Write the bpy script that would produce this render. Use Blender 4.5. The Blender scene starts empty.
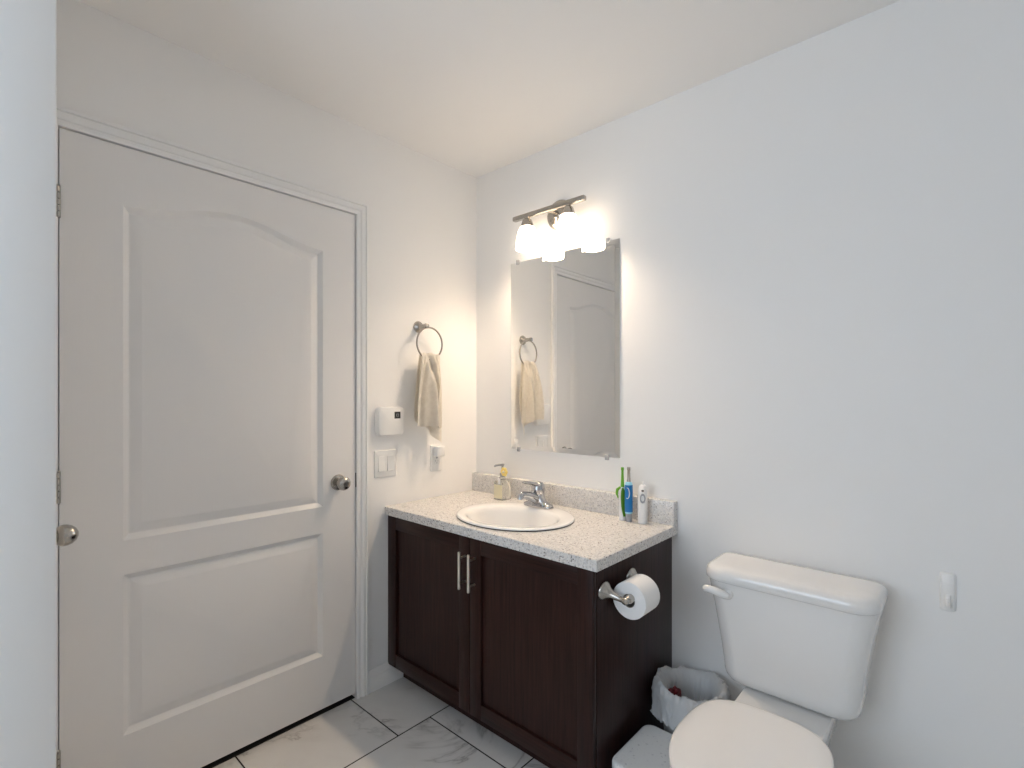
import bpy, bmesh, math, random
from mathutils import Vector, Matrix, noise
PI = math.pi
S = bpy.context.scene
COL = S.collection

# ------------------------------------------------------------------ camera, world, light
cd = bpy.data.cameras.new('camera'); cam = bpy.data.objects.new('camera', cd); COL.objects.link(cam)
cam.location = (1.9138, -1.8368, 1.2727)
cam.rotation_euler = (PI / 2, 0, 0.7353)
cd.sensor_width = 36.0; cd.lens = 503.42 / 1024 * 36; cd.shift_y = 12.75 / 1024; cd.clip_start = 0.02
S.camera = cam
S.view_settings.view_transform = 'Standard'; S.view_settings.look = 'None'
S.view_settings.gamma = 1.0; S.view_settings.use_curve_mapping = False
S.view_settings.exposure = 1.14
S.cycles.max_bounces = 14; S.cycles.diffuse_bounces = 8; S.cycles.glossy_bounces = 6
S.cycles.transmission_bounces = 8; S.cycles.transparent_max_bounces = 12
S.cycles.sample_clamp_indirect = 6.0
w = bpy.data.worlds.new('sky'); S.world = w; w.use_nodes = True
w.node_tree.nodes['Background'].inputs[0].default_value = (0.55, 0.68, 0.9, 1)
w.node_tree.nodes['Background'].inputs[1].default_value = 0.6
WIN_STRENGTH = 11.2
LAMP = 3.6; BULB = 255.0
la = bpy.data.lights.new('daylight', 'AREA'); la.shape = 'RECTANGLE'; la.size = 1.4; la.size_y = 1.4
la.energy = WIN_STRENGTH; la.color = (0.78, 0.89, 1.0)
lo = bpy.data.objects.new('daylight', la); COL.objects.link(lo)
lo.location = (0.95, -3.26, 1.5); lo.rotation_euler = (PI / 2, 0, 0)      # outside the window, shining in (+y)

# ------------------------------------------------------------------ material helpers
def mat(name, col=(0.8, 0.8, 0.8), rough=0.5, metal=0.0, spec=0.5, coat=0.0, trans=0.0, ior=1.5, sheen=0.0):
    m = bpy.data.materials.new(name); m.use_nodes = True
    b = m.node_tree.nodes['Principled BSDF']
    b.inputs['Base Color'].default_value = (*col, 1); b.inputs['Roughness'].default_value = rough
    b.inputs['Metallic'].default_value = metal; b.inputs['Specular IOR Level'].default_value = spec
    b.inputs['Coat Weight'].default_value = coat; b.inputs['Transmission Weight'].default_value = trans
    b.inputs['IOR'].default_value = ior; b.inputs['Sheen Weight'].default_value = sheen
    return m
def nd(m, t, **kw):
    n = m.node_tree.nodes.new(t)
    for k, v in kw.items(): setattr(n, k, v)
    return n
def lk(m, a, b): m.node_tree.links.new(a, b)
def bsdf(m): return m.node_tree.nodes['Principled BSDF']
def coords(m, scale=(1, 1, 1), loc=(0, 0, 0), rot=(0, 0, 0)):
    t = nd(m, 'ShaderNodeTexCoord'); mp = nd(m, 'ShaderNodeMapping')
    mp.inputs['Scale'].default_value = scale; mp.inputs['Location'].default_value = loc
    mp.inputs['Rotation'].default_value = rot
    lk(m, t.outputs['Object'], mp.inputs['Vector']); return mp.outputs[0]
def bump(m, h, strength, dist=0.001):
    b = nd(m, 'ShaderNodeBump'); b.inputs['Strength'].default_value = strength; b.inputs['Distance'].default_value = dist
    lk(m, h, b.inputs['Height']); lk(m, b.outputs[0], bsdf(m).inputs['Normal'])
def ramp(m, fac, stops):
    r = nd(m, 'ShaderNodeValToRGB'); e = r.color_ramp.elements
    e[0].position, e[0].color = stops[0][0], (*stops[0][1], 1)
    e[1].position, e[1].color = stops[-1][0], (*stops[-1][1], 1)
    for p, c in stops[1:-1]:
        k = e.new(p); k.color = (*c, 1)
    lk(m, fac, r.inputs[0]); return r.outputs[0]
def noise_tex(m, vec, scale, detail=3, rough=0.5, dist=0.0):
    n = nd(m, 'ShaderNodeTexNoise'); n.inputs['Scale'].default_value = scale
    n.inputs['Detail'].default_value = detail; n.inputs['Roughness'].default_value = rough
    n.inputs['Distortion'].default_value = dist
    lk(m, vec, n.inputs['Vector']); return n.outputs['Fac']
def mixc(m, fac, a, b, mode='MIX'):
    x = nd(m, 'ShaderNodeMix', data_type='RGBA', blend_type=mode)
    if isinstance(fac, float): x.inputs[0].default_value = fac
    else: lk(m, fac, x.inputs[0])
    for s, v in ((x.inputs[6], a), (x.inputs[7], b)):
        if isinstance(v, tuple): s.default_value = (*v, 1)
        else: lk(m, v, s)
    return x.outputs[2]

M = {}
def paint(name, col, rough, bs=0.12, sc=220):
    m = mat(name, col, rough); bump(m, noise_tex(m, coords(m), sc, 4), bs, 0.0006); M[name] = m
paint('wall_paint', (0.875, 0.868, 0.855), 0.55)
paint('ceiling_paint', (0.885, 0.875, 0.86), 0.75)
paint('trim_paint', (0.875, 0.87, 0.86), 0.32, 0.04)
m = mat('door_paint', (0.84, 0.825, 0.81), 0.36)
bump(m, noise_tex(m, coords(m, (160, 160, 5)), 1.0, 5, 0.6), 0.16, 0.0006); M['door_paint'] = m
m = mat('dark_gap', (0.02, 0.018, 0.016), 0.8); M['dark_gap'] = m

# espresso oak: fine vertical grain
def espresso(name, axis):
    m = mat(name, (0.03, 0.015, 0.012), 0.32, spec=0.22)
    sc = (90, 90, 4) if axis == 'z' else (4, 90, 90)
    g = noise_tex(m, coords(m, sc), 1.0, 5, 0.65, 0.3)
    lk(m, ramp(m, g, [(0.3, (0.012, 0.0042, 0.0034)), (0.52, (0.027, 0.0096, 0.0074)), (0.75, (0.042, 0.0155, 0.012))]), bsdf(m).inputs['Base Color'])
    bump(m, g, 0.35, 0.0012); M[name] = m
espresso('wood_vertical', 'z'); espresso('wood_horizontal', 'x')

# speckled engineered stone
m = mat('speckled_stone', rough=0.25)
co = coords(m)
v1 = nd(m, 'ShaderNodeTexVoronoi'); v1.inputs['Scale'].default_value = 210; lk(m, co, v1.inputs['Vector'])
sep = nd(m, 'ShaderNodeSeparateColor'); lk(m, v1.outputs['Color'], sep.inputs[0])
c1 = ramp(m, sep.outputs[0], [(0.0, (0.52, 0.50, 0.49)), (0.22, (0.70, 0.675, 0.64)), (0.5, (0.76, 0.735, 0.70)), (0.75, (0.58, 0.575, 0.575)), (1.0, (0.82, 0.80, 0.77))])
v2 = nd(m, 'ShaderNodeTexVoronoi'); v2.inputs['Scale'].default_value = 150; lk(m, co, v2.inputs['Vector'])
sp2 = nd(m, 'ShaderNodeSeparateColor'); lk(m, v2.outputs['Color'], sp2.inputs[0])
pick = nd(m, 'ShaderNodeMath', operation='GREATER_THAN'); lk(m, sp2.outputs[1], pick.inputs[0]); pick.inputs[1].default_value = 0.80
near = nd(m, 'ShaderNodeMath', operation='LESS_THAN'); lk(m, v2.outputs['Distance'], near.inputs[0]); near.inputs[1].default_value = 0.38
both = nd(m, 'ShaderNodeMath', operation='MULTIPLY'); lk(m, pick.outputs[0], both.inputs[0]); lk(m, near.outputs[0], both.inputs[1])
dark = ramp(m, sp2.outputs[0], [(0.0, (0.10, 0.09, 0.085)), (0.5, (0.30, 0.28, 0.27)), (1.0, (0.50, 0.43, 0.36))])
lk(m, mixc(m, both.outputs[0], c1, dark), bsdf(m).inputs['Base Color']); M['stone'] = m

# marble-look floor tiles, dark grout
m = mat('marble_tile', rough=0.22)
co = coords(m)
sx = nd(m, 'ShaderNodeSeparateXYZ'); lk(m, co, sx.inputs[0])
cb = nd(m, 'ShaderNodeCombineXYZ')
ax = nd(m, 'ShaderNodeMath', operation='ADD'); lk(m, sx.outputs[1], ax.inputs[0]); ax.inputs[1].default_value = 10 * 0.45 + 0.572
ay = nd(m, 'ShaderNodeMath', operation='ADD'); lk(m, sx.outputs[0], ay.inputs[0]); ay.inputs[1].default_value = 10 * 0.45 + 0.12
lk(m, ax.outputs[0], cb.inputs[0]); lk(m, ay.outputs[0], cb.inputs[1])
br = nd(m, 'ShaderNodeTexBrick'); br.offset = 1 / 3; br.offset_frequency = 2; br.squash = 1
lk(m, cb.outputs[0], br.inputs['Vector'])
br.inputs['Scale'].default_value = 1; br.inputs['Mortar Size'].default_value = 0.0028; br.inputs['Mortar Smooth'].default_value = 0.1
br.inputs['Brick Width'].default_value = 0.45; br.inputs['Row Height'].default_value = 0.45
br.inputs['Color1'].default_value = (0.1, 0.1, 0.1, 1); br.inputs['Color2'].default_value = (0.9, 0.9, 0.9, 1)
off = nd(m, 'ShaderNodeVectorMath', operation='MULTIPLY_ADD')
lk(m, br.outputs['Color'], off.inputs[0]); off.inputs[1].default_value = (3, 5, 2); lk(m, co, off.inputs[2])
warp = noise_tex(m, off.outputs[0], 1.5, 6, 0.62, 1.0)
d1 = nd(m, 'ShaderNodeMath', operation='SUBTRACT'); lk(m, warp, d1.inputs[0]); d1.inputs[1].default_value = 0.5
ab = nd(m, 'ShaderNodeMath', operation='ABSOLUTE'); lk(m, d1.outputs[0], ab.inputs[0])
vein0 = ramp(m, ab.outputs[0], [(0.0, (0.40, 0.385, 0.37)), (0.006, (0.55, 0.535, 0.52)), (0.022, (0.68, 0.665, 0.645)), (0.08, (0.72, 0.71, 0.69))])
vmask = ramp(m, noise_tex(m, off.outputs[0], 3.1, 2), [(0.42, (0, 0, 0)), (0.62, (1, 1, 1))])
vein = mixc(m, vmask, (0.72, 0.71, 0.69), vein0)
cloud = ramp(m, noise_tex(m, off.outputs[0], 5.0, 3), [(0.3, (0.92, 0.92, 0.92)), (0.7, (1, 1, 1))])
tile = mixc(m, 1.0, vein, cloud, 'MULTIPLY')
lk(m, mixc(m, br.outputs['Fac'], tile, (0.035, 0.03, 0.027)), bsdf(m).inputs['Base Color'])
inv = nd(m, 'ShaderNodeMath', operation='SUBTRACT'); inv.inputs[0].default_value = 1; lk(m, br.outputs['Fac'], inv.inputs[1])
bump(m, inv.outputs[0], 0.6, 0.002); M['tile'] = m

M['porcelain'] = mat('porcelain', (0.82, 0.81, 0.795), 0.09, coat=0.4)
M['seat_plastic'] = mat('seat_plastic', (0.83, 0.815, 0.795), 0.18)
M['sink_china'] = mat('sink_china', (0.88, 0.87, 0.85), 0.08, coat=0.3)
M['nickel'] = mat('brushed_nickel', (0.47, 0.44, 0.40), 0.24, 1.0)
M['pale_nickel'] = mat('satin_bar', (0.80, 0.76, 0.68), 0.34, 1.0)
M['chrome'] = mat('chrome', (0.52, 0.52, 0.53), 0.06, 1.0)
M['dark_metal'] = mat('dark_metal', (0.18, 0.165, 0.15), 0.35, 1.0)
M['ring_nickel'] = mat('aged_nickel', (0.36, 0.33, 0.30), 0.3, 1.0)
M['mirror'] = mat('silvered_glass', (0.93, 0.93, 0.92), 0.012, 1.0)
M['clear_plastic'] = mat('clear_plastic', (0.9, 0.9, 0.9), 0.15, trans=0.6, ior=1.45)
M['white_plastic'] = mat('white_plastic', (0.85, 0.845, 0.83), 0.3)
M['grey_plastic'] = mat('grey_plastic', (0.36, 0.37, 0.39), 0.4)
M['black_plastic'] = mat('black_plastic', (0.03, 0.03, 0.03), 0.3)
M['green_rubber'] = mat('green_rubber', (0.15, 0.42, 0.02), 0.4)
M['blue_rubber'] = mat('blue_rubber', (0.004, 0.17, 0.46), 0.35)
M['cyan_plastic'] = mat('cyan_plastic', (0.35, 0.72, 0.86), 0.35)
M['paper'] = mat('tissue_paper', (0.86, 0.855, 0.85), 0.9, spec=0.1)
m = M['paper']; bump(m, noise_tex(m, coords(m), 300, 3), 0.15, 0.0006)
M['cardboard'] = mat('cardboard_core', (0.22, 0.19, 0.16), 0.9)
m = mat('textured_plastic', (0.80, 0.80, 0.79), 0.45)
vv = nd(m, 'ShaderNodeTexVoronoi'); vv.inputs['Scale'].default_value = 170; lk(m, coords(m), vv.inputs['Vector'])
sc_ = nd(m, 'ShaderNodeSeparateColor'); lk(m, vv.outputs['Color'], sc_.inputs[0])
lk(m, ramp(m, sc_.outputs[0], [(0.0, (0.62, 0.62, 0.62)), (0.03, (0.78, 0.78, 0.78)), (0.1, (0.84, 0.84, 0.83))]), bsdf(m).inputs['Base Color'])
bump(m, vv.outputs['Distance'], 0.3, 0.001); M['textured_plastic'] = m
m = mat('linen', (0.66, 0.60, 0.51), 0.95, spec=0.15, sheen=0.3)
cl = coords(m); wv = noise_tex(m, coords(m, (900, 900, 120)), 1.0, 2)
lk(m, ramp(m, noise_tex(m, cl, 60, 4), [(0.3, (0.80, 0.765, 0.70)), (0.7, (0.88, 0.85, 0.79))]), bsdf(m).inputs['Base Color'])
bump(m, wv, 0.35, 0.001); M['linen'] = m
M['soap'] = mat('clear_soap', (0.97, 0.96, 0.90), 0.03, trans=0.92, ior=1.18)
M['label_yellow'] = mat('yellow_petal', (0.90, 0.70, 0.22), 0.5)
M['label_cream'] = mat('cream_label', (0.80, 0.74, 0.52), 0.5)
M['red_scrap'] = mat('dark_red_paper', (0.16, 0.01, 0.015), 0.5)
# translucent carrier-bag film
m = bpy.data.materials.new('bag_film'); m.use_nodes = True
b = m.node_tree.nodes['Principled BSDF']; b.inputs['Base Color'].default_value = (0.88, 0.885, 0.885, 1); b.inputs['Roughness'].default_value = 0.3
tr = nd(m, 'ShaderNodeBsdfTranslucent'); tr.inputs[0].default_value = (0.8, 0.82, 0.84, 1)
tp = nd(m, 'ShaderNodeBsdfTransparent')
mx = nd(m, 'ShaderNodeMixShader'); mx.inputs[0].default_value = 0.3
mx2 = nd(m, 'ShaderNodeMixShader'); mx2.inputs[0].default_value = 0.18
out = m.node_tree.nodes['Material Output']
lk(m, b.outputs[0], mx.inputs[1]); lk(m, tr.outputs[0], mx.inputs[2]); lk(m, mx.outputs[0], mx2.inputs[1]); lk(m, tp.outputs[0], mx2.inputs[2])
lk(m, mx2.outputs[0], out.inputs['Surface']); M['bag'] = m
# glowing frosted lamp glass and bulb
def emit(name, col, s):
    m = bpy.data.materials.new(name); m.use_nodes = True
    b = m.node_tree.nodes['Principled BSDF']; b.inputs['Base Color'].default_value = (0.9, 0.88, 0.84, 1); b.inputs['Roughness'].default_value = 0.3
    b.inputs['Emission Color'].default_value = (*col, 1); b.inputs['Emission Strength'].default_value = s
    M[name] = m
emit('lit_frosted_glass', (1.0, 0.80, 0.59), LAMP)
emit('lit_bulb', (1.0, 0.77, 0.55), BULB)
# window pane
m = bpy.data.materials.new('window_glass'); m.use_nodes = True
m.node_tree.nodes.remove(m.node_tree.nodes['Principled BSDF'])
tp = nd(m, 'ShaderNodeBsdfTransparent'); gl = nd(m, 'ShaderNodeBsdfGlossy'); gl.inputs['Roughness'].default_value = 0.02
mx = nd(m, 'ShaderNodeMixShader'); mx.inputs[0].default_value = 0.06
lk(m, tp.outputs[0], mx.inputs[1]); lk(m, gl.outputs[0], mx.inputs[2]); lk(m, mx.outputs[0], m.node_tree.nodes['Material Output'].inputs['Surface']); M['pane'] = m

# ------------------------------------------------------------------ mesh helpers
def obj(name, bm, m, parent=None, smooth=True, angle=40):
    bmesh.ops.recalc_face_normals(bm, faces=bm.faces[:])
    me = bpy.data.meshes.new(name); bm.to_mesh(me); bm.free()
    for mm in (m if isinstance(m, (list, tuple)) else [m]): me.materials.append(mm)
    if smooth:
        me.shade_smooth()
        me.set_sharp_from_angle(angle=math.radians(angle))
    o = bpy.data.objects.new(name, me); COL.objects.link(o)
    if parent is not None:
        o.parent = parent
        if parent.parent is None: o.matrix_parent_inverse = Matrix.Translation(-parent.location)
    return o
def thing(name, loc, label, cat, group=None):
    o = bpy.data.objects.new(name, None); COL.objects.link(o); o.location = loc; o.empty_display_size = 0.05
    return tag(o, label, cat, group)
def tag(o, label, cat, group=None):
    o['label'] = label; o['category'] = cat
    if group: o['group'] = group
    return o
def struct(name, bm, m, label, cat, smooth=True):
    o = obj(name, bm, m, None, smooth); o['kind'] = 'structure'; return tag(o, label, cat)
def box(bm, a, b, bev=0.0, seg=2):
    lo = [min(a[i], b[i]) for i in range(3)]; hi = [max(a[i], b[i]) for i in range(3)]
    r = bmesh.ops.create_cube(bm, size=1); vs = r['verts']
    for v in vs: v.co = Vector([lo[i] + (v.co[i] + .5) * (hi[i] - lo[i]) for i in range(3)])
    if bev > 0:
        es = list({e for v in vs for e in v.link_edges})
        bmesh.ops.bevel(bm, geom=es, offset=bev, segments=seg, profile=0.5, affect='EDGES')
    return bm
def boxm(a, b, bev=0.0, seg=2): return box(bmesh.new(), a, b, bev, seg)
def loft(bm, rings, cap0=True, cap1=True, closed=True):
    vr = [[bm.verts.new(p) for p in r] for r in rings]; n = len(rings[0])
    for i in range(len(vr) - 1):
        for j in range(n if closed else n - 1):
            k = (j + 1) % n
            bm.faces.new((vr[i][j], vr[i][k], vr[i + 1][k], vr[i + 1][j]))
    if cap0: bm.faces.new(vr[0][::-1])
    if cap1: bm.faces.new(vr[-1])
    return vr
def frame_of(d):
    d = Vector(d).normalized(); u = Vector((0, 0, 1)) if abs(d.z) < 0.9 else Vector((1, 0, 0))
    a = d.cross(u).normalized(); return d, a, d.cross(a).normalized()
def lathe(bm, base, axis, prof, n=32, cap0=True, cap1=True):
    d, a, b = frame_of(axis); base = Vector(base)
    rings = [[base + d * h + (a * math.cos(2 * PI * k / n) + b * math.sin(2 * PI * k / n)) * max(r, 1e-4) for k in range(n)] for r, h in prof]
    loft(bm, rings, cap0, cap1); return bm
def tube(bm, pts, r, n=12, closed=False, flat=None):
    pts = [Vector(p) for p in pts]; m = len(pts); rings = []; pa = None
    for i, p in enumerate(pts):
        if closed: t = pts[(i + 1) % m] - pts[i - 1]
        else: t = pts[min(i + 1, m - 1)] - pts[max(i - 1, 0)]
        t.normalize()
        if pa is None: _, a, _ = frame_of(t)
        else: a = (pa - t * pa.dot(t)).normalized()
        pa = a; b = t.cross(a); rr = r[i] if isinstance(r, (list, tuple)) else r
        fa, fb = (1, 1) if flat is None else flat
        rings.append([p + (a * math.cos(2 * PI * k / n) * fa + b * math.sin(2 * PI * k / n) * fb) * rr for k in range(n)])
    if closed: rings.append(rings[0]); loft(bm, rings, False, False); bmesh.ops.remove_doubles(bm, verts=bm.verts[:], dist=1e-6)
    else: loft(bm, rings)
    return bm
def rrect(x0, x1, y0, y1, z, rs, n=8):
    # rounded rectangle; radii for corners (x0,y0),(x1,y0),(x1,y1),(x0,y1)
    out = []
    for (cx, cy, a0, r) in ((x0, y0, PI, rs[0]), (x1, y0, 1.5 * PI, rs[1]), (x1, y1, 0, rs[2]), (x0, y1, .5 * PI, rs[3])):
        ox = cx + (r if cx == x0 else -r); oy = cy + (r if cy == y0 else -r)
        for k in range(n + 1):
            t = a0 + .5 * PI * k / n
            out.append(Vector((ox + r * math.cos(t), oy + r * math.sin(t), z)))
    return out
def superell(cx, cy, a, b, z, e=2.0, n=48):
    out = []
    for k in range(n):
        t = 2 * PI * k / n; c, s = math.cos(t), math.sin(t)
        out.append(Vector((cx + a * math.copysign(abs(c) ** (2 / e), c), cy + b * math.copysign(abs(s) ** (2 / e), s), z)))
    return out
def copy_tree(o, parent=None):
    c = o.copy(); COL.objects.link(c)
    if parent is not None: c.parent = parent
    for ch in [x for x in COL.objects if x.parent == o]: copy_tree(ch, c)
    return c

# ------------------------------------------------------------------ the room
H = 2.4213; RX = 3.2; RY = -3.1; T = 0.12
DL, DR, DT = -1.6412, -0.7041, 2.04
bm = bmesh.new()
box(bm, (-T, DR + 0.004, 0), (0, 0.0, H)); box(bm, (-T, RY, 0), (0, DL - 0.004, H)); box(bm, (-T, DL - 0.004, DT + 0.004), (0, DR + 0.004, H))
struct('wall_left', bm, M['wall_paint'], 'white painted wall around the closed door, with towel ring and switches', 'wall', False)
struct('wall_right', boxm((-T, 0, 0), (RX + T, T, H)), M['wall_paint'], 'white painted wall behind mirror, vanity and toilet', 'wall', False)
struct('floor', boxm((-T, RY - T, -0.05), (RX + T, T, 0)), M['tile'], 'pale marble-look tile floor with dark grout lines', 'floor', False)
struct('ceiling', boxm((-T, RY - T, H), (RX + T, T, H + 0.08)), M['ceiling_paint'], 'plain off-white ceiling', 'ceiling', False)
PX, PY = 0.56, -1.7006
struct('wall_front', boxm((0, PY - 0.15, 0), (PX, PY, H), 0.004), M['wall_paint'], 'end of a short white wall at the left edge of the photo', 'wall')
struct('wall_side', boxm((RX, RY - T, 0), (RX + T, 0, H)), M['wall_paint'], 'white painted wall opposite the door, behind the camera', 'wall', False)
bm = bmesh.new(); WX0, WX1, WZ0, WZ1 = 0.25, 1.65, 0.80, 2.20
box(bm, (0, RY - T, 0), (WX0, RY, H)); box(bm, (WX1, RY - T, 0), (RX, RY, H))
box(bm, (WX0, RY - T, 0), (WX1, RY, WZ0)); box(bm, (WX0, RY - T, WZ1), (WX1, RY, H))
struct('wall_rear', bm, M['wall_paint'], 'white wall with a window behind the camera', 'wall', False)
bm = bmesh.new()
for a, b in (((WX0, WZ0), (WX1, WZ0 + .05)), ((WX0, WZ1 - .05), (WX1, WZ1)), ((WX0, WZ0), (WX0 + .05, WZ1)), ((WX1 - .05, WZ0), (WX1, WZ1)), ((.93, WZ0), (.97, WZ1))):
    box(bm, (a[0], RY - .08, a[1]), (b[0], RY - .03, b[1]))
wf = struct('window_1', bm, M['trim_paint'], 'white framed window behind the camera', 'window', False)
obj('pane', boxm((WX0 + .05, RY - .058, WZ0 + .05), (WX1 - .05, RY - .052, WZ1 - .05)), M['pane'], wf, False)

# door casing (moulded profile, mitred), jamb, added dark strip under the door, baseboards
def casing_profile():      # (distance from the opening, projection)
    return [(0.001, 0.0), (0.001, 0.008), (0.004, 0.010), (0.014, 0.010), (0.016, 0.007), (0.019, 0.007), (0.022, 0.011), (0.031, 0.0145), (0.036, 0.0145), (0.038, 0.011), (0.041, 0.011), (0.044, 0.016), (0.052, 0.016), (0.054, 0.013), (0.054, 0.0)]
bm = bmesh.new(); pr = casing_profile()
loft(bm, [[(h, DR + t, 0.0) for t, h in pr], [(h, DR + t, DT + t) for t, h in pr], [(h, DL - t, DT + t) for t, h in pr], [(h, DL - t, 0.0) for t, h in pr]], True, True)
struct('trim_1', bm, M['trim_paint'], 'white moulded casing around the closed door', 'door casing', True)
bm = bmesh.new()
for a, b in (((-T, DR + .0015, 0), (-.0005, DR + .0045, DT)), ((-T, DL - .0045, 0), (-.0005, DL - .0015, DT)), ((-T, DL - .0045, DT + .0015), (-.0005, DR + .0045, DT + .0045)),
             ((-T, DR - .014, 0), (-.038, DR + .002, DT)), ((-T, DL - .002, 0), (-.038, DL + .014, DT)), ((-T, DL, DT - .012), (-.038, DR, DT + .002))):
    box(bm, a, b)
struct('trim_2', bm, M['trim_paint'], 'narrow white jamb and stop behind the closed door', 'door jamb', False)
bm = boxm((-T, DL, 0), (-.0375, DR, 0.034)); box(bm, (-.0375, DL, 0), (-.006, DR, 0.003))
struct('trim_3', bm, M['dark_gap'], 'dark strip added under the closed door to block light', 'light blocker', False)  # added strip: stops sky light leaking under the door, darkens the gap
def baseboard(name, p, q, nrm, label):
    prof = [(0, 0), (0.013, 0), (0.013, 0.058), (0.010, 0.062), (0.010, 0.067), (0.0125, 0.070), (0.011, 0.080), (0.006, 0.086), (0.006, 0.090), (0.003, 0.094), (0, 0.094)]
    bm = bmesh.new(); nrm = Vector(nrm)
    loft(bm, [[Vector(e) + nrm * h + Vector((0, 0, z)) for h, z in prof] for e in (p, q)])
    return struct(name, bm, M['trim_paint'], label, 'baseboard')
baseboard('baseboard_left', (0, DR + .0545, 0), (0, 0, 0), (1, 0, 0), 'white moulded baseboard between door casing and dark vanity')
baseboard('baseboard_right', (1.085, 0, 0), (RX, 0, 0), (0, -1, 0), 'white baseboard along the wall behind the toilet')

# ------------------------------------------------------------------ the two-panel door
door = bpy.data.objects.new('door_1', None); COL.objects.link(door); door.location = (0, DR, 0); door['kind'] = 'structure'
tag(door, 'closed white two-panel door with arched upper panel', 'door')
FX = -0.001
def panel_outline(y0, y1, z0, z1, rise, t, n=40):
    pts = []; yc = (y0 + y1) / 2; hw = (y1 - y0) / 2
    ya, yb = y0 + t, y1 - t
    m_ = 6
    for k in range(m_): pts.append((ya + (yb - ya) * k / m_, z0 + t))
    for k in range(m_): pts.append((yb, z0 + t + (z1 - z0 - 2 * t) * k / m_))
    for k in range(n):
        y = yb + (ya - yb) * k / n; s = (y - yc) / (hw - t)
        pts.append((y, z1 - t + rise * (0.5 + 0.5 * math.cos(PI * s))))
    for k in range(m_): pts.append((ya, z1 - t + (z0 + t - z1 + t) * k / m_))
    return pts
PANELS = [(-1.493, -0.849, 0.832, 1.858, 0.056), (-1.493, -0.849, 0.234, 0.727, 0.0)]
PROF = [(0.0, 0.0), (0.0015, -0.001), (0.0145, -0.0115), (0.0165, -0.0125), (0.0185, -0.0125), (0.0215, -0.0115), (0.046, -0.0032), (0.050, -0.0022)]
bm = bmesh.new()
outer = [(DL + .0028, 0.023), (DR - .0015, 0.023), (DR - .0015, DT - .0018), (DL + .0028, DT - .0018)]
edges = []
ov = [bm.verts.new((FX, y, z)) for y, z in outer]
for i in range(4): edges.append(bm.edges.new((ov[i], ov[(i + 1) % 4])))
inner_first = []
for P_ in PANELS:
    vs = [bm.verts.new((FX, y, z)) for y, z in panel_outline(*P_, 0.0)]
    inner_first.append(vs)
    for i in range(len(vs)): edges.append(bm.edges.new((vs[i], vs[(i + 1) % len(vs)])))
bmesh.ops.triangle_fill(bm, use_beauty=True, edges=edges)
for P_, vs in zip(PANELS, inner_first):
    prev = vs
    for t, d in PROF[1:]:
        cur = [bm.verts.new((FX + d, y, z)) for y, z in panel_outline(*P_, t)]
        for i in range(len(cur)):
            j = (i + 1) % len(cur); bm.faces.new((prev[i], prev[j], cur[j], cur[i]))
        prev = cur
    bm.faces.new(prev)
bv = [bm.verts.new((FX - .034, y, z)) for y, z in outer]
for i in range(4):
    j = (i + 1) % 4; bm.faces.new((ov[i], ov[j], bv[j], bv[i]))
bm.faces.new(bv[::-1])
obj('door_leaf', bm, M['door_paint'], door, True, 25)
# privacy knob: rosette, neck, round knob with a dark-ringed turn button
KY, KZ = -0.784, 0.922
kn = obj('door_knob', lathe(bmesh.new(), (0, KY, KZ), (1, 0, 0), [(.032, -.001), (.0325, .003), (.029, .008), (.015, .011), (.0125, .022), (.015, .028), (.0245, .034), (.0275, .043), (.0268, .052), (.022, .060), (.0125, .0640), (.0, .0645)], 36), M['nickel'], door)
obj('turn_button', lathe(bmesh.new(), (.0635, KY, KZ), (1, 0, 0), [(.0115, -.002), (.0115, .0025), (.0095, .003), (.0095, .0015), (.006, .0015), (.006, .006), (.004, .007), (0, .007)], 24), M['dark_metal'], kn)
obj('latch_plate', boxm((-.020, DR - .0015, KZ - .030), (.003, DR + .0035, KZ + .030), .001), M['dark_metal'], door)
for z0 in (1.780, 0.970, 0.178):
    bm = bmesh.new()
    for k in range(5): lathe(bm, (.0055, DL - .001, z0 + .0178 * k), (0, 0, 1), [(.0045, .0003), (.0062, .001), (.0062, .0166), (.0045, .0175)], 14)
    lathe(bm, (.0055, DL - .001, z0 + .089), (0, 0, 1), [(.005, 0), (.006, .002), (.003, .006), (0, .0065)], 14)
    box(bm, (-.003, DL - .0008, z0), (.003, DL + .003, z0 + .089))
    obj('hinge', bm, M['nickel'], door)

# narrow closet door on the far face of the short wall, only its knob shows
d2 = bpy.data.objects.new('door_2', None); COL.objects.link(d2); d2.location = (.05, PY, 0); d2['kind'] = 'structure'
tag(d2, 'narrow closet door on the far side of the short wall, only its knob showing', 'door')
obj('door_leaf', boxm((.02, PY, .012), (.35, PY + .006, 2.03), .002), M['door_paint'], d2)
obj('door_knob', lathe(bmesh.new(), (.258, PY + .0055, .930), (0, 1, 0), [(.032, 0), (.0325, .003), (.028, .007), (.013, .010), (.012, .018), (.017, .022), (.0235, .028), (.0265, .036), (.026, .044), (.0225, .053), (.0155, .061), (.006, .0655), (0, .066)], 40), M['nickel'], d2)

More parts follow.
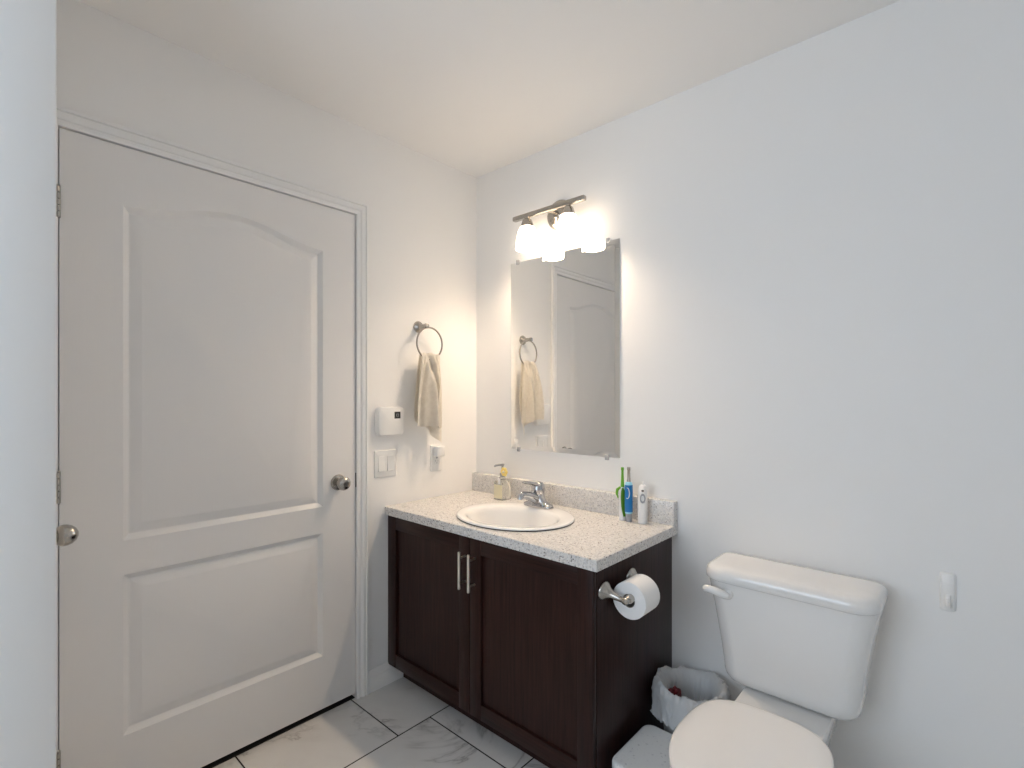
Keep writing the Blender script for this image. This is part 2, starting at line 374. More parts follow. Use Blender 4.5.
# ------------------------------------------------------------------ vanity cabinet
CT, CTT, CTD, CTL = 0.7872, 0.0351, -0.5621, 1.0992
CB, CX, CD = 0.085, 1.0772, -0.5460
van = thing('vanity_cabinet', (.54, -.27, 0), 'dark espresso wood vanity cabinet under the speckled counter', 'cabinet')
bm = bmesh.new()
box(bm, (.003, CD + .020, CB), (.019, -.002, CT - CTT)); box(bm, (.003, CD + .020, CB), (CX - .019, -.002, CB + .016))
box(bm, (.019, CD + .020, CT - CTT - .018), (CX - .019, CD + .10, CT - CTT)); box(bm, (.019, -.014, CB), (CX - .019, -.002, CT - CTT))
obj('carcass', bm, M['wood_vertical'], van, False)
obj('side_panel', boxm((CX - .019, CD + .019, 0), (CX, -.001, CT - CTT), .001), M['wood_vertical'], van)
obj('toe_kick', boxm((.003, CD + .075, 0), (CX - .019, CD + .09, CB)), M['wood_vertical'], van, False)
def cab_door(x0, x1, hx):
    z0, z1 = CB, CT - CTT - .004; y0, y1 = CD, CD + .018; sw = .058
    d = obj('door', boxm((x0 + sw - .004, y0 + .011, z0 + sw - .004), (x1 - sw + .004, y0 + .016, z1 - sw + .004)), M['wood_vertical'], van, False)
    for a, b, mm, nm in (((x0, y0, z0), (x0 + sw, y1, z1), 'wood_vertical', 'stile'), ((x1 - sw, y0, z0), (x1, y1, z1), 'wood_vertical', 'stile'),
                     ((x0 + sw, y0 + .0003, z0), (x1 - sw, y1, z0 + sw), 'wood_horizontal', 'rail'), ((x0 + sw, y0 + .0003, z1 - sw), (x1 - sw, y1, z1), 'wood_horizontal', 'rail')):
        obj(nm, boxm(a, b, .0015), M[mm], d)
    bm = bmesh.new(); hz0, hz1, hy = .555, .694, y0 - .032
    tube(bm, [(hx, hy, hz0), (hx, hy, hz0 + .001), (hx, hy, hz1 - .001), (hx, hy, hz1)], [.0045, .0055, .0055, .0045], 14)
    for z in (hz0 + .022, hz1 - .022): tube(bm, [(hx, y0 + .001, z), (hx, hy, z)], .004, 10)
    obj('handle', bm, M['pale_nickel'], d)
cab_door(.001, .5295, .509)
cab_door(.5325, CX - .001, .560)

# counter with an oval cut-out, backsplash
SX, SY, SA, SB = .553, -.318, .255, .215
bm = bmesh.new(); N = 72
hole = [(SX + (SA - .012) * math.cos(2 * PI * k / N), SY + (SB - .012) * math.sin(2 * PI * k / N)) for k in range(N)]
rec = [(.0008, CTD), (CTL, CTD), (CTL, -.0008), (.0008, -.0008)]
bz = .0025
def ring_e(pts, z):
    vs = [bm.verts.new((x, y, z)) for x, y in pts]
    return vs, [bm.edges.new((vs[i], vs[(i + 1) % len(vs)])) for i in range(len(vs))]
ins = [(.0008, CTD + bz), (CTL - bz, CTD + bz), (CTL - bz, -.0008), (.0008, -.0008)]
tv, te = ring_e(ins, CT); hv, he = ring_e(hole, CT)
bmesh.ops.triangle_fill(bm, use_beauty=True, edges=te + he)
mv, _ = ring_e(rec, CT - bz); lv, le = ring_e(rec, CT - CTT); hl, hle = ring_e(hole, CT - CTT)
bmesh.ops.triangle_fill(bm, use_beauty=True, edges=le + hle)
for A_, B_ in ((tv, mv), (mv, lv), (hv, hl)):
    for i in range(len(A_)):
        j = (i + 1) % len(A_); bm.faces.new((A_[i], A_[j], B_[j], B_[i]))
ctop = tag(obj('countertop', bm, M['stone'], None, True, 20), 'speckled beige stone counter with backsplash on the dark vanity', 'countertop')
obj('backsplash', boxm((.0008, -.032, CT), (CTL, -.0008, .8778), .002), M['stone'], ctop)

# drop-in sink
sink = thing('sink', (SX, SY, CT), 'white oval drop-in sink in the speckled counter', 'sink')
bm = bmesh.new(); BCY, BA, BB = SY - .018, .205, .158
R_ = []
for a_, b_, cy_, z_ in ((SA - .010, SB - .010, SY, CT + .0042), (SA - .001, SB - .001, SY, CT + .0042), (SA, SB, SY, CT + .005), (SA - .001, SB - .001, SY, CT + .0085), (SA - .004, SB - .004, SY, CT + .0105), (SA - .010, SB - .010, SY, CT + .0115),
                   (BA + .010, BB + .010, BCY, CT + .0095), (BA + .003, BB + .003, BCY, CT + .0075), (BA - .004, BB - .004, BCY, CT + .001), (BA - .012, BB - .012, BCY, CT - .015), (BA - .025, BB - .024, BCY, CT - .06),
                   (BA - .055, BB - .05, BCY, CT - .105), (BA - .11, BB - .09, BCY, CT - .132), (.03, .03, BCY, CT - .140), (.022, .022, BCY, CT - .142)):
    R_.append(superell(SX, cy_, a_, b_, z_, 2.0, 72))
vr = loft(bm, R_, False, True)
obj('basin', bm, M['sink_china'], sink, True, 60)
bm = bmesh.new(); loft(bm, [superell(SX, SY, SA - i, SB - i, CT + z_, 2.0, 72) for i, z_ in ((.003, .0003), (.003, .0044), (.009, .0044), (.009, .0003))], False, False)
obj('rim_shadow', bm, M['dark_gap'], sink)  # near-black ring, paints the gap shadow under the sink rim
obj('drain', lathe(bmesh.new(), (SX, BCY, CT - .1415), (0, 0, 1), [(.024, 0), (.024, .002), (.019, .0025), (.017, .001), (.010, .001), (.008, .004), (0, .0045)], 28), M['chrome'], sink)
# faucet
FXc, FYc, FZ = .540, -.148, CT + .0112
fa = thing('faucet', (FXc, FYc, FZ), 'chrome single-lever faucet on the back rim of the white sink', 'faucet')
bm = bmesh.new()
loft(bm, [superell(FXc, FYc, a_, b_, FZ + z_, 3.0, 40) for a_, b_, z_ in ((.076, .025, 0), (.077, .026, .004), (.075, .024, .011), (.060, .020, .017), (.036, .022, .028), (.026, .023, .045), (.023, .022, .060), (.020, .019, .066))])
obj('base', bm, M['chrome'], fa, True, 50)
bm = bmesh.new()
tube(bm, [(FXc, FYc + .008, FZ + .022), (FXc, FYc - .02, FZ + .038), (FXc, FYc - .05, FZ + .052), (FXc, FYc - .085, FZ + .063), (FXc, FYc - .107, FZ + .066), (FXc, FYc - .118, FZ + .060), (FXc, FYc - .119, FZ + .048)], [.023, .021, .018, .0155, .0145, .0135, .0125], 18)
obj('spout', bm, M['chrome'], fa, True, 60)
bm = bmesh.new()
lathe(bm, (FXc, FYc - .004, FZ + .052), (0, .10, 1), [(.0235, 0), (.0280, .008), (.0295, .024), (.0280, .042), (.020, .054), (0, .058)], 28)
tube(bm, [(FXc, FYc + .006, FZ + .090), (FXc, FYc - .024, FZ + .101), (FXc, FYc - .060, FZ + .110), (FXc, FYc - .092, FZ + .116), (FXc, FYc - .102, FZ + .116)], [.022, .018, .014, .012, .006], 14, flat=(1.15, .55))
obj('lever', bm, M['chrome'], fa, True, 60)

# ------------------------------------------------------------------ mirror
MX0, MX1, MZ0, MZ1 = .2497, .8531, 1.0194, 1.9251
mi = thing('wall_mirror', ((MX0 + MX1) / 2, 0, MZ0), 'tall mirror without a frame on the wall under the lit vanity light', 'mirror')
bm = bmesh.new()
def rc(i, y): return [(MX0 + i, y, MZ0 + i), (MX1 - i, y, MZ0 + i), (MX1 - i, y, MZ1 - i), (MX0 + i, y, MZ1 - i)]
loft(bm, [rc(0, -.001), rc(0, -.0035), rc(.022, -.0050)])
obj('glass', bm, M['mirror'], mi, False)
for x, z in ((MX0 + .045, MZ1), (MX1 - .055, MZ1), (MX0 + .05, MZ0), (MX1 - .06, MZ0)):
    s = 1 if z > 1.5 else -1
    bm = boxm((x - .009, -.0075, z - .010 * s), (x + .009, -.0005, z + .012 * s), .0015)
    lathe(bm, (x, -.0075, z + .004 * s), (0, -1, 0), [(.0045, 0), (.004, .0015), (0, .002)], 12)
    obj('clip', bm, M['clear_plastic'], mi)

# ------------------------------------------------------------------ vanity light
LX, LD, LZ = .5515, -.100, 2.092
vl = thing('vanity_light', (LX, 0, 2.10), 'two-lamp brushed nickel wall light lit above the mirror', 'light')
obj('wall_plate', lathe(bmesh.new(), (LX - .006, 0, 2.095), (0, -1, 0), [(.066, .0005), (.067, .006), (.062, .014), (.045, .021), (.020, .026), (.016, .030), (0, .031)], 40), M['nickel'], vl)
obj('arm', tube(bmesh.new(), [(LX, -.020, 2.094), (LX, -.05, 2.094), (LX, LD, LZ)], .009, 14), M['nickel'], vl)
obj('bar', boxm((.355, LD - .011, LZ - .010), (.748, LD + .011, LZ + .010), .003), M['nickel'], vl)
for sxx in (.436, .663):
    so = obj('socket', lathe(bmesh.new(), (sxx, LD, LZ - .009), (0, 0, -1), [(.013, 0), (.013, .006), (.021, .012), (.027, .030), (.032, .048), (.030, .052)], 28), M['nickel'], vl)
    obj('lamp_shade', lathe(bmesh.new(), (sxx, LD, LZ - .055), (0, 0, -1), [(.030, -.004), (.034, 0), (.0425, .022), (.0485, .050), (.0525, .080), (.0530, .098), (.0505, .098), (.050, .080), (.046, .050), (.040, .022), (.031, .002)], 40, False, False), M['lit_frosted_glass'], so)
    obj('bulb', lathe(bmesh.new(), (sxx, LD, LZ - .048), (0, 0, -1), [(.013, 0), (.014, .018), (.022, .036), (.0275, .056), (.024, .074), (.012, .085), (0, .087)], 24), M['lit_bulb'], so)

# ------------------------------------------------------------------ towel ring and towel
RY_, RZ = -.379, 1.600
tr_ = thing('towel_ring', (0, RY_, RZ), 'brushed nickel towel ring on the wall beside the mirror', 'towel ring')
bm = lathe(bmesh.new(), (0, RY_, RZ), (1, 0, 0), [(.027, .0005), (.0275, .004), (.024, .010), (.015, .017), (.011, .030), (.0095, .052), (.012, .060), (.0105, .070), (0, .072)], 32)
obj('post', bm, M['nickel'], tr_)
RC = Vector((.062, RY_ + .020, RZ - .080)); RR = .074
bm = tube(bmesh.new(), [RC + Vector((0, RR * math.sin(2 * PI * k / 64), RR * math.cos(2 * PI * k / 64))) for k in range(64)], .0040, 10, True)
obj('ring', bm, M['ring_nickel'], tr_)

# folded linen hand towel draped through the ring
def towel_pt(u, s):
    # u: 0..1 across (0 = left in the photo); s < 0 the room-side layer, s > 0 the wall-side layer, 0 the fold over the ring
    L = abs(s); front = s < 0
    k = min(1.0, L / .30); k = k * (2 - k)
    top_w = .100; bot_w = .172 if front else .150
    wd = top_w + (bot_w - top_w) * k
    yc = RC.y + .001 + (-.017 if front else -.006) * k
    uu = u - .5
    y = yc + uu * wd
    yr = RC.y + uu * top_w
    zt = RC.z - RR + .024 - .006 * (2 * uu) ** 2 + .003 * math.sin(u * 14)
    ra = .010
    if L < ra * PI / 2:
        th = s / ra; x = RC.x - ra * math.sin(th); z = zt + ra * math.cos(th) - .004
    else:
        d = L - ra * PI / 2; z = zt - .004 - d
        x = RC.x - math.copysign(ra + .010 * k, s)
    g = min(1, max(0, L - .008) / .06); amp = (.006 + .012 * k) * g
    if front:
        # soft rolls, with one deep crease running down to the right
        cpos = .38 + .42 * k; dd = (u - cpos)
        fold = math.sin(u * 9.5 + .4 + k * 1.2) * amp * .8 - .016 * g * math.exp(-(dd / .055) ** 2) + .011 * g * math.exp(-((dd + .15) / .11) ** 2) + .008 * g * math.exp(-((dd - .13) / .09) ** 2)
        x += fold + .0035 * g * math.sin(u * 31 + k * 2)
        y += .006 * g * math.sin(u * 11 + 1.0)
    else:
        x += math.sin(u * 12 + 2.4) * amp * .8
    x += .005 * k * noise.noise(Vector((u * 5, s * 10, 1.7)))
    if front: x = max(x, RC.x + .003 * g)
    else: x = min(max(x, .014), RC.x - .003 * g)
    return Vector((x, y, z))
bm = bmesh.new(); NU, NS = 56, 100; SF, SBk = -.345, .385; grid = []
for i in range(NS + 1):
    s = SF + (SBk - SF) * i / NS; row = []
    for j in range(NU + 1):
        u = j / NU; p = towel_pt(u, s)
        e = max(0, (s - .24) / .145)                 # wall-side hem droops to one corner that swings out
        if e > 0: p.z += e * (.075 * (1 - u) - .040 * u * u); p.x += .022 * e * u; p.y -= .012 * e * u
        e = max(0, (-s - .24) / .105)
        if e > 0: p.z += .018 * e * (.5 - u); p.x -= .006 * e * math.sin(u * 7)
        row.append(bm.verts.new(p))
    grid.append(row)
for i in range(NS):
    for j in range(NU): bm.faces.new((grid[i][j], grid[i][j + 1], grid[i + 1][j + 1], grid[i + 1][j]))
bmesh.ops.solidify(bm, geom=bm.faces[:], thickness=.0025)
tag(obj('hand_towel', bm, M['linen'], None, True, 70), 'beige linen hand towel hanging from the nickel towel ring', 'towel')

# ------------------------------------------------------------------ wall devices
th_ = thing('thermostat', (0, -.547, 1.165), 'white wall thermostat with small dark square display beside the door casing', 'thermostat')
def plate_lofted(y0, y1, z0, z1, x1, r, edge):
    bm = bmesh.new()
    def rr(i, x):
        return [Vector((x, p.x, p.y)) for p in rrect(y0 + i, y1 - i, z0 + i, z1 - i, 0, [max(r - i, .001)] * 4, 6)]
    loft(bm, [rr(0, .0004), rr(0, x1 - edge), rr(edge * .3, x1 - edge * .3), rr(edge, x1)]); return bm
obj('housing', plate_lofted(-.612, -.476, 1.101, 1.228, .032, .022, .009), M['white_plastic'], th_)
di = obj('display', boxm((.0305, -.532, 1.176), (.0330, -.501, 1.206), .0006), M['black_plastic'], th_)
bm = bmesh.new()
for a, b in (((-.523, 1.185), (-.510, 1.187)), ((-.523, 1.195), (-.510, 1.197)), ((-.523, 1.185), (-.521, 1.197)), ((-.512, 1.185), (-.510, 1.197))): box(bm, (.0328, a[0], a[1]), (.0335, b[0], b[1]))
obj('screen_mark', bm, M['grey_plastic'], di, False)
sw = thing('light_switch', (0, -.559, .978), 'white double rocker switch plate below the thermostat', 'light switch')
obj('plate', plate_lofted(-.616, -.502, .919, 1.037, .006, .004, .003), M['white_plastic'], sw)
for yc in (-.582, -.536):
    bm = bmesh.new()
    loft(bm, [[(.0055, yc - .0165, .9445), (.0055, yc + .0165, .9445), (.0055, yc + .0165, 1.0115), (.0055, yc - .0165, 1.0115)],
              [(.0105, yc - .0158, .9455), (.0105, yc + .0158, .9455), (.0068, yc + .0158, 1.0105), (.0068, yc - .0158, 1.0105)]])
    obj('rocker', bm, M['white_plastic'], sw, False)
ot = thing('wall_outlet', (0, -.272, .978), 'white wall outlet under the towel with an adapter plugged in', 'outlet')
obj('plate', plate_lofted(-.308, -.237, .914, 1.040, .006, .004, .003), M['white_plastic'], ot)
so = obj('socket_insert', boxm((.005, -.289, .944), (.0082, -.256, 1.011), .001), M['white_plastic'], ot)
bm = bmesh.new()
for z in (.962,):
    box(bm, (.0078, -.281, z - .004), (.0085, -.279, z + .006)); box(bm, (.0078, -.267, z - .004), (.0085, -.265, z + .005))
    lathe(bm, (.0078, -.273, z - .010), (1, 0, 0), [(.0025, 0), (.0025, .0007)], 10)
obj('slots', bm, M['grey_plastic'], so, False)
obj('test_buttons', boxm((.0078, -.278, .974), (.0092, -.267, .982), .0006), M['grey_plastic'], so)
pa_ = thing('plug_adapter', (.009, -.272, 1.005), 'small white plug adapter in the upper socket of the wall outlet', 'plug')
obj('body', boxm((.0085, -.297, .985), (.045, -.250, 1.036), .006, 3), M['white_plastic'], pa_)
obj('face_cap', boxm((.0445, -.291, .991), (.047, -.256, 1.030), .002), M['white_plastic'], pa_)
hk = thing('adhesive_hook', (1.873, 0, .735), 'small white adhesive hook on the wall right of the toilet', 'hook')
bm = bmesh.new()
def hr(i, y): return [Vector((p.x, y, p.y)) for p in rrect(1.8565 + i, 1.8905 - i, .683 + i, .788 - i, 0, [.007] * 4, 6)]
loft(bm, [hr(0, -.0004), hr(0, -.005), hr(.003, -.0085)]); obj('base', bm, M['white_plastic'], hk)
bm = bmesh.new()
def h2(i, y): return [Vector((p.x, y, p.y)) for p in rrect(1.863 + i, 1.8875 - i, .690 + i, .762 - i, 0, [.003] * 4, 4)]
loft(bm, [h2(0, -.008), h2(0, -.0105), h2(.002, -.012)]); obj('cover', bm, M['white_plastic'], hk)
bm = tube(bmesh.new(), [(1.8745, -.011, .730), (1.8745, -.014, .712), (1.8745, -.020, .703), (1.8745, -.028, .703), (1.8745, -.032, .712), (1.8745, -.032, .722)], [.006, .006, .006, .006, .0055, .004], 12)
obj('hook', bm, M['white_plastic'], hk)

# ------------------------------------------------------------------ toilet-paper holder and roll
PXr, PZr = 1.150, .655
ph = thing('paper_holder', (CX, -.405, .67), 'brushed nickel two-post toilet paper holder on the side of the dark vanity', 'paper holder')
for y in (-.489, -.322):
    s = 1 if y < -.4 else -1
    bm = lathe(bmesh.new(), (CX, y, .672), (1, 0, -.18), [(.031, .0003), (.031, .004), (.026, .010), (.017, .020), (.0115, .034), (.009, .055), (.008, .068), (.0105, .074), (.0105, .082), (.006, .086), (0, .087)], 28)
    obj('post', bm, M['nickel'], ph)
obj('roller', tube(bmesh.new(), [(PXr + .003, -.486, PZr + .003), (PXr + .003, -.476, PZr + .003), (PXr + .003, -.470, PZr + .003), (PXr + .003, -.340, PZr + .003), (PXr + .003, -.325, PZr + .003)], [.007, .011, .0135, .0135, .007], 18), M['nickel'], ph)
bm = bmesh.new()
def circ(r, y): return [Vector((PXr - .004 + r * math.cos(2 * PI * k / 56), y, PZr - .0065 + r * math.sin(2 * PI * k / 56))) for k in range(56)]
loft(bm, [circ(.0205, -.456), circ(.0540, -.456), circ(.0565, -.454), circ(.0565, -.362), circ(.0540, -.360), circ(.0205, -.360)], False, False)
rl = thing('toilet_paper_roll', (PXr, -.405, PZr), 'white toilet paper roll on the nickel holder', 'toilet paper')
obj('paper', bm, M['paper'], rl, True, 50)
bm = bmesh.new(); loft(bm, [circ(.0205, -.456), circ(.0205, -.360), circ(.0192, -.360), circ(.0192, -.456), circ(.0205, -.456)], False, False); obj('core', bm, M['cardboard'], rl)

# ------------------------------------------------------------------ toilet
TX = 1.512
to = thing('toilet', (TX, -.4, 0), 'white two-piece toilet beside the dark vanity', 'toilet')
def trr(hw, yb, yf, z, rb, rf): return rrect(TX - hw, TX + hw, yf, yb, z, [rf, rf, rb, rb], 10)
bm = bmesh.new(); rings = []
for z, ins_ in ((.360, .050), (.3605, .040), (.3645, .026), (.373, .014), (.386, .005), (.40, .0012), (.418, 0), (.50, 0), (.60, 0), (.6935, 0)):
    f = (max(z, .418) - .418) / .2755
    hw = .186 + .044 * f - .004 * math.sin(f * PI); rings.append(trr(hw - ins_, -.016 - ins_ * .5, -.200 - .018 * f + ins_, z, .02, .055 - ins_ * .5))
loft(bm, rings); obj('tank', bm, M['porcelain'], to, True, 50)
bm = bmesh.new()
loft(bm, [trr(.234 - i, -.028 - i * .6, -.238 + i, z - .004, .022, .066 - i * .6) for z, i in ((.697, .010), (.6975, .004), (.701, .0005), (.710, 0), (.722, .001), (.731, .005), (.737, .012), (.740, .022), (.7415, .045), (.742, .08))])
obj('tank_lid', bm, M['porcelain'], to, True, 60)
bm = bmesh.new(); LYv = -.2165; LXv = 1.358; LZv = .656
lathe(bm, (LXv, -.2155, LZv), (0, -1, 0), [(.016, 0), (.0165, .004), (.013, .009), (0, .010)], 20)
tube(bm, [(LXv + .004, LYv - .010, LZv - .004), (LXv - .012, LYv - .016, LZv + .002), (LXv - .035, LYv - .022, LZv + .008), (LXv - .060, LYv - .024, LZv + .010), (LXv - .068, LYv - .023, LZv + .010)], [.010, .014, .0125, .0115, .006], 14, flat=(.75, 1.0))
obj('flush_lever', bm, M['porcelain'], to, True, 60)
def egg(hw, yb, yf, z, n=64, e=2.15, back_e=3.0):
    ym = yb + (yf - yb) * .46; out = []
    for k in range(n):
        t = 2 * PI * k / n; c, s = math.cos(t), math.sin(t)
        ee = back_e if s > 0 else e
        ly = (yb - ym) if s > 0 else (ym - yf)
        out.append(Vector((TX + hw * math.copysign(abs(c) ** (2 / ee), c), ym + ly * math.copysign(abs(s) ** (2 / ee), s), z)))
    return out
bm = bmesh.new()
loft(bm, [egg(.115, -.13, -.56, 0), egg(.118, -.125, -.565, .012), egg(.108, -.13, -.55, .03), egg(.100, -.13, -.54, .10), egg(.105, -.12, -.56, .17), egg(.130, -.14, -.62, .23), egg(.155, -.22, -.69, .29), egg(.164, -.28, -.728, .335), egg(.166, -.30, -.735, .355), egg(.160, -.305, -.729, .363), egg(.14, -.32, -.70, .364)])
loft(bm, [rrect(TX - h, TX + h, yf, yb, z, [r] * 4, 6) for h, yf, yb, z, r in ((.085, -.34, -.05, .20, .03), (.11, -.35, -.03, .28, .03), (.120, -.35, -.022, .345, .02), (.120, -.35, -.022, .353, .02), (.116, -.345, -.026, .3595, .016))])
obj('bowl', bm, M['porcelain'], to, True, 50)
def slab(hw, yb, yf, z0, z1, r):
    bm = bmesh.new()
    loft(bm, [egg(hw - i, yb - i, yf + i, z, 72) for z, i in ((z0, r), (z0 + r * .3, r * .3), (z0 + r, 0), (z1 - r, 0), (z1 - r * .3, r * .35), (z1, r * 1.2), (z1 + .0012, r * 5))]); return bm
obj('seat', slab(.168, -.330, -.748, .3645, .381, .005), M['seat_plastic'], to, True, 60)
obj('seat_lid', slab(.172, -.322, -.754, .383, .401, .006), M['seat_plastic'], to, True, 60)
for s in (-1, 1):
    obj('seat_hinge', boxm((TX + s * .07 - .02, -.345, .358), (TX + s * .07 + .02, -.318, .384), .006, 3), M['seat_plastic'], to)

# ------------------------------------------------------------------ waste bin with liner, white box
BX, BYc, BR, BH = 1.205, -.135, .100, .275
bi = thing('waste_bin', (BX, BYc, 0), 'round waste bin with white bag liner between vanity and toilet', 'waste bin')
obj('bin', lathe(bmesh.new(), (BX, BYc, 0), (0, 0, 1), [(.078, 0), (.080, .003), (.098, .262), (.101, .266), (.101, .270), (.096, .270), (.094, .262), (.078, .006)], 40, True, True), M['white_plastic'], bi)
bm = bmesh.new(); rings = []
random.seed(4)
for h, r, amp in ((.06, .068, .006), (.13, .076, .009), (.19, .081, .010), (.235, .084, .010), (.262, .088, .008), (.280, .096, .007), (.288, .104, .008), (.284, .112, .010), (.268, .117, .012), (.240, .119, .014), (.210, .120, .016), (.180, .121, .018), (.160, .122, .018)):
    rr = []
    for k in range(144):
        t = 2 * PI * k / 144; c, s = math.cos(t), math.sin(t)
        n1 = noise.noise(Vector((c * 2.4, s * 2.4, h * 8))); n2 = 1 - 2 * abs(noise.noise(Vector((c * 6, s * 6, h * 22 + 3)))); n3 = 1 - 2 * abs(noise.noise(Vector((c * 14, s * 14, h * 50 + 9))))
        q = r + amp * (n1 * .9 + (n2 - .5) * .8 + (n3 - .5) * .4)
        if h > .24 and r < .09: q = min(q, .0915)
        if h < .275 and r > .10: q = max(q, .1045)
        dz = (.020 * n1 + .008 * (n2 - .5)) if r > .093 else 0
        if r > .118: dz += .018 * math.sin(t * 3 + 1) + .014 * n2
        rr.append(Vector((BX + q * c, BYc + q * s, h + dz)))
    rings.append(rr)
loft(bm, rings, True, False)
for v in bm.verts: v.co.x = max(v.co.x, CX + .003); v.co.y = max(min(v.co.y, -.016), -.251)
obj('bag_liner', bm, M['bag'], bi, True, 75)
bm = bmesh.new(); bmesh.ops.create_icosphere(bm, subdivisions=3, radius=.026)
for v in bm.verts:
    v.co *= 1 + .75 * noise.noise(v.co * 60) + .3 * noise.noise(v.co * 130); v.co.z *= 1.1; v.co.x *= .7
    v.co += Vector((BX - .052, BYc - .005, .222))
tag(obj('crumpled_wrapper', bm, M['red_scrap'], None, True, 30), 'crumpled dark red wrapper inside the bag-lined waste bin', 'litter')
sb = thing('storage_box', (1.19, -.4, 0), 'low white plastic box with speckled flat lid beside the dark vanity', 'box')
def sbr(i, z, x0=1.104, x1=1.335, y0=-.505, y1=-.258): return rrect(x0 + i, x1 - i, y0 + i, y1 - i, z, [.03] * 4, 6)
bm = bmesh.new(); loft(bm, [sbr(.016, 0), sbr(.014, .004), sbr(.006, .140)]); obj('body', bm, M['white_plastic'], sb, True, 50)
bm = bmesh.new(); loft(bm, [sbr(.002, .138), sbr(.0, .142), sbr(0, .161), sbr(.002, .166), sbr(.007, .169), sbr(.012, .1695)]); obj('lid', bm, M['textured_plastic'], sb, True, 50)

# ------------------------------------------------------------------ counter-top items
# soap bottle
bx, by = .280, -.098
sp = thing('soap_dispenser', (bx, by, CT), 'clear square soap pump bottle with yellow flower beside the faucet', 'soap bottle')
bm = bmesh.new(); cz_ = CT
def br_(h, z, r): return rrect(bx - h, bx + h, by - h, by + h, z, [r] * 4, 5)
loft(bm, [br_(.028, cz_ + .0004, .006), br_(.030, cz_ + .003, .006), br_(.030, cz_ + .080, .006), br_(.026, cz_ + .088, .008), br_(.013, cz_ + .092, .008), br_(.012, cz_ + .106, .008)])
obj('bottle', bm, M['soap'], sp, True, 50)
obj('label', boxm((bx - .026, by - .0312, cz_ + .008), (bx + .026, by - .0302, cz_ + .072)), M['label_cream'], sp, False)
bm = lathe(bmesh.new(), (bx, by, cz_ + .105), (0, 0, 1), [(.013, 0), (.0135, .018), (.008, .022), (.0055, .026), (.0055, .052), (.010, .053), (.0105, .063), (.004, .066)], 20)
tube(bm, [(bx, by, cz_ + .163), (bx - .012, by - .012, cz_ + .164), (bx - .024, by - .024, cz_ + .160), (bx - .027, by - .027, cz_ + .154)], [.0065, .006, .0055, .0045], 10)
obj('pump', bm, M['grey_plastic'], sp)
bm = bmesh.new(); fc = Vector((bx + .026, by - .014, cz_ + .134))
for k in range(6):
    a_ = 2 * PI * k / 6
    r = bmesh.ops.create_icosphere(bm, subdivisions=2, radius=.0095)
    for v in r['verts']: v.co = Vector((v.co.x * 1.1, v.co.y * .5, v.co.z * 1.1)) + fc + Vector((math.cos(a_) * .0125, -.002, math.sin(a_) * .0125))
tube(bm, [Vector((bx + .004, by - .004, cz_ + .120)), fc], .003, 8)
fl = obj('flower', bm, M['label_yellow'], sp)
bm = bmesh.new(); bmesh.ops.create_icosphere(bm, subdivisions=2, radius=.007)
for v in bm.verts: v.co += fc + Vector((0, -.006, 0))
obj('flower_centre', bm, M['label_cream'], fl)
obj('neck_tag', boxm((bx + .002, by - .0335, cz_ + .076), (bx + .016, by - .0315, cz_ + .104), .0005), M['white_plastic'], sp)

# toothbrushes
def brush(x, y, name, label, cat):
    return thing(name, (x, y, CT), label, cat, None)
x, y, z = .905, -.072, CT
tb = brush(x, y, 'electric_toothbrush', 'green and white electric toothbrush standing on the counter', 'toothbrush')
obj('handle', lathe(bmesh.new(), (x, y, z + .0004), (0, 0, 1), [(.0135, 0), (.0145, .003), (.0135, .010), (.0125, .060), (.0135, .105), (.011, .124), (.006, .132), (0, .1325)], 28), M['white_plastic'], tb)
bm = bmesh.new()   # curved green grip wrapped on the front of the handle
vr_ = []
for i in range(25):
    t = i / 24; h = .016 + .112 * t; w_ = .5 + 1.5 * math.sin(PI * min(1, t * .9 + .08)); c0 = -.35 - .9 * max(0, t - .5) - .2 * t
    rad = .0143 if t < .88 else .0143 - .004 * (t - .88) / .12
    vr_.append([Vector((x + (rad + .0006) * math.cos(c0 + w_ * (k / 8 - .5)), y + (rad + .0006) * math.sin(c0 + w_ * (k / 8 - .5)), z + h)) for k in range(9)])
loft(bm, vr_, False, False, False); bmesh.ops.solidify(bm, geom=bm.faces[:], thickness=.0012)
obj('grip', bm, M['green_rubber'], tb)
bm = bmesh.new()
tube(bm, [(x - .013, y - .011, z + .086), (x - .019, y - .012, z + .104), (x - .015, y - .013, z + .120), (x - .003, y - .011, z + .130)], [.002, .005, .006, .0045], 10)
obj('thumb_rest', bm, M['green_rubber'], tb)
obj('neck', lathe(bmesh.new(), (x, y, z + .130), (0, 0, 1), [(.0075, 0), (.0062, .02), (.0048, .052), (.0046, .064), (.0060, .067), (.0060, .077), (0, .0775)], 18), M['green_rubber'], tb)
x, y = .936, -.078
tb = brush(x, y, 'electric_toothbrush', 'blue and white electric toothbrush between the green one and the white handle', 'toothbrush')
obj('foot', lathe(bmesh.new(), (x, y, z + .0004), (0, 0, 1), [(.0115, 0), (.0125, .003), (.0125, .030), (.0135, .032)], 28), M['grey_plastic'], tb)
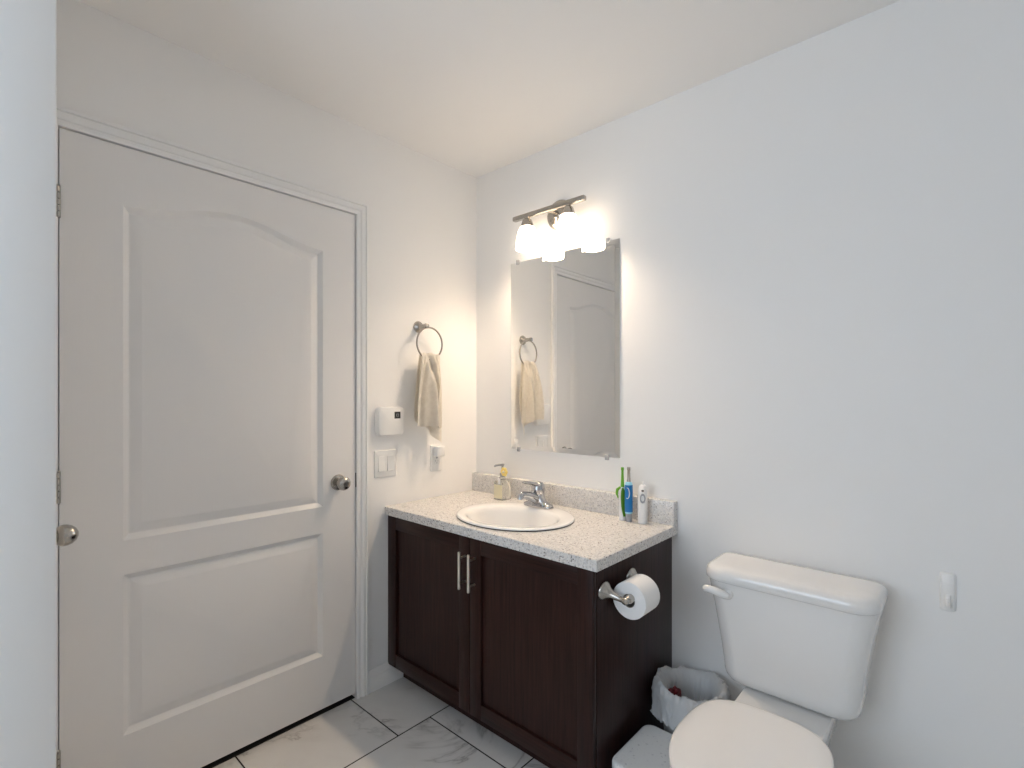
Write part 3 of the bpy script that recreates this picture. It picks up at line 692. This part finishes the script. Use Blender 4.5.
obj('handle', lathe(bmesh.new(), (x, y, z + .032), (0, 0, 1), [(.0140, 0), (.0143, .004), (.0143, .110), (.0138, .116), (.011, .121), (.006, .123)], 32), M['cyan_plastic'], tb)
obj('sleeve', lathe(bmesh.new(), (x, y, z + .038), (0, 0, 1), [(.0140, 0), (.0152, .001), (.0156, .05), (.0152, .104), (.0140, .105)], 32, False, False), M['blue_rubber'], tb)
bm = bmesh.new()
pts = []
for i in range(17):
    a_ = -2.1 + 3.9 * i / 16; ca = -1.45 + .55 * math.cos(a_); hz = z + .112 + .021 * math.sin(a_)
    pts.append((x + .0158 * math.cos(ca), y + .0158 * math.sin(ca), hz))
tube(bm, pts, [.0006 + .0013 * math.sin(PI * i / 16) for i in range(17)], 8)
obj('emblem', bm, M['white_plastic'], tb)
obj('neck', lathe(bmesh.new(), (x, y, z + .154), (0, 0, 1), [(.0075, 0), (.0062, .018), (.0052, .042), (.0066, .046), (.0066, .057), (0, .058)], 18), M['nickel'], tb)
x, y = .990, -.068
tb = brush(x, y, 'toothbrush_handle', 'white headless electric toothbrush handle with grey oval button at counter end', 'toothbrush')
bm = bmesh.new()
loft(bm, [superell(x, y, a_, a_ * .95, z + h, 2.8, 28) for a_, h in ((.0155, .0004), (.0170, .003), (.0172, .05), (.0168, .09), (.0155, .125), (.0130, .141), (.0085, .147), (.0045, .149), (.0040, .158), (.001, .160))])
obj('handle', bm, M['white_plastic'], tb)
dv = Vector((.46, -.888, 0)); px_ = Vector((x, y, z))
def oval(c, ax_, ay_, inner, d0, d1, n=28):
    bm = bmesh.new(); side = Vector((.888, .46, 0)); rr = []
    for (f, d) in ((1, d0), (1, d1), (inner, d1), (inner, d0)):
        rr.append([c + dv * d + side * ax_ * f * math.cos(2 * PI * k / n) + Vector((0, 0, 1)) * ay_ * f * math.sin(2 * PI * k / n) for k in range(n)])
    rr.append(rr[0]); loft(bm, rr, False, False); return bm
obj('button_ring', oval(px_ + Vector((0, 0, .098)), .0105, .0185, .58, .012, .0178), M['grey_plastic'], tb)
obj('charge_mark', oval(px_ + Vector((0, 0, .127)), .005, .0035, .1, .011, .0165), M['black_plastic'], tb)
